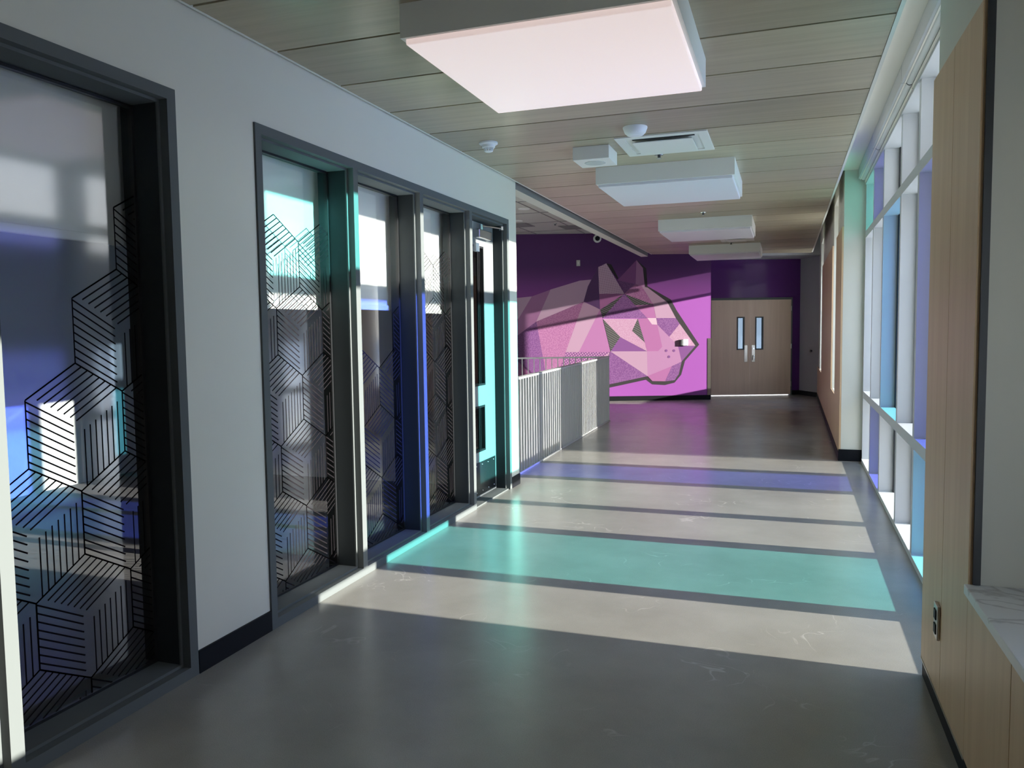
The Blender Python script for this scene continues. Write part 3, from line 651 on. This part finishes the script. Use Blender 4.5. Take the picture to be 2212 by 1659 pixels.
# ------------------------------------------------------------------ railings
ra = empty('stair_railing', (-2.67, 7.46, 0)); tag(ra, 'grey flat-bar guard railing along the corridor side of the stairwell', 'railing')
RL = 5.52; ra.rotation_euler = (0, 0, .0205)
zt = lambda t: 1.018+.05*t/RL
nb = 56
for k in range(nb):
    t = .02+(RL-.04)*k/(nb-1)
    MB().box(-.05, 0, t-.008, t+.008, .022, zt(t)).build('baluster', 'rail', ra)
mb = MB(); v = [mb.bm.verts.new(c) for c in ((-.056, 0, zt(0)), (.006, 0, zt(0)), (.006, RL, zt(RL)), (-.056, RL, zt(RL)), (-.056, 0, zt(0)+.022), (.006, 0, zt(0)+.022), (.006, RL, zt(RL)+.022), (-.056, RL, zt(RL)+.022))]
for f in ((3, 2, 1, 0), (4, 5, 6, 7), (0, 1, 5, 4), (1, 2, 6, 5), (2, 3, 7, 6), (3, 0, 4, 7)): mb.bm.faces.new([v[i] for i in f])
mb.build('top_rail', 'rail', ra); box('bottom_rail', 'rail', ra, -.056, .004, 0, RL, .001, .0215)
rb_ = empty('landing_railing', (-2.86, 13.0, 0), END); tag(rb_, 'thin grey picket railing across the far side of the stairwell', 'railing')
FL = 4.2
for k in range(1, 42): MB().box(-.1*k-.007, -.1*k+.007, -.012, .012, .06, 1.06).build('baluster', 'rail', rb_)
box('top_rail', 'rail', rb_, -FL, 0, -.025, .025, 1.06, 1.085); box('bottom_rail', 'rail', rb_, -FL, 0, -.02, .02, .035, .06)
for u in (-.01, -2.1, -4.19): box('post', 'rail', rb_, u-.012, u+.012, -.03, .03, 0, 1.06)

# ------------------------------------------------------------------ outdoors
struct(box('ground_outdoor', 'ground', None, 1.42, 110, -150, 160, -.3, -.12))
struct(box('wall_outdoor_blocker', 'blocker_dark', None, 80, 84, -120, 130, -.2, 12.5))  # unseen block added and sized to hide bright sky at the horizon
struct(box('ground_outdoor_end', 'ground', None, -30, 1.41, 20.7, 60, -.3, -.12))

# ------------------------------------------------------------------ light
w = bpy.data.worlds.new('sky'); S.world = w; w.use_nodes = True; nt = w.node_tree; bg = nt.nodes['Background']
tc = nt.nodes.new('ShaderNodeTexCoord'); sx = nt.nodes.new('ShaderNodeSeparateXYZ'); rp = nt.nodes.new('ShaderNodeValToRGB')
rp.color_ramp.elements[0].position = 0; rp.color_ramp.elements[0].color = (1.0, .985, .95, 1)
rp.color_ramp.elements[1].position = .6; rp.color_ramp.elements[1].color = (.45, .60, .92, 1)
nt.links.new(tc.outputs['Generated'], sx.inputs[0]); nt.links.new(sx.outputs['Z'], rp.inputs['Fac']); nt.links.new(rp.outputs['Color'], bg.inputs['Color'])
bg.inputs['Strength'].default_value = SKY
sl = bpy.data.lights.new('sun', 'SUN'); sl.energy = SUN; sl.angle = math.radians(.55); sl.color = (1.0, .95, .85)
so = bpy.data.objects.new('sun', sl); COL.objects.link(so); so.location = (6, 3, 5)
so.rotation_euler = Vector((-1, .005, -.195)).to_track_quat('-Z', 'Y').to_euler()

# ------------------------------------------------------------------ camera
f, yaw, pit, rol, hh = 1695.26, .33518, .06882, -.01349, 1.55
fw = Vector((-math.sin(yaw)*math.cos(pit), math.cos(yaw)*math.cos(pit), -math.sin(pit)))
r0 = Vector((math.cos(yaw), math.sin(yaw), 0)); u0 = r0.cross(fw)
rt = r0*math.cos(rol)+u0*math.sin(rol); up = u0*math.cos(rol)-r0*math.sin(rol)
cam = bpy.data.cameras.new('camera'); co = bpy.data.objects.new('camera', cam); COL.objects.link(co)
cam.sensor_fit = 'HORIZONTAL'; cam.sensor_width = 36; cam.lens = f/2212*36; cam.clip_start = .05
mw = Matrix((rt, up, -fw)).transposed().to_4x4(); mw.translation = (0, 0, hh); co.matrix_world = mw
S.camera = co
v = S.view_settings; v.view_transform = 'Standard'; v.look = 'None'; v.gamma = 1; v.use_curve_mapping = False; v.exposure = EXPO
c = S.cycles
c.max_bounces = 10; c.diffuse_bounces = 6; c.glossy_bounces = 4; c.transparent_max_bounces = 12; c.use_adaptive_sampling = True; c.adaptive_threshold = .015; c.sample_clamp_indirect = 8; c.use_denoising = True
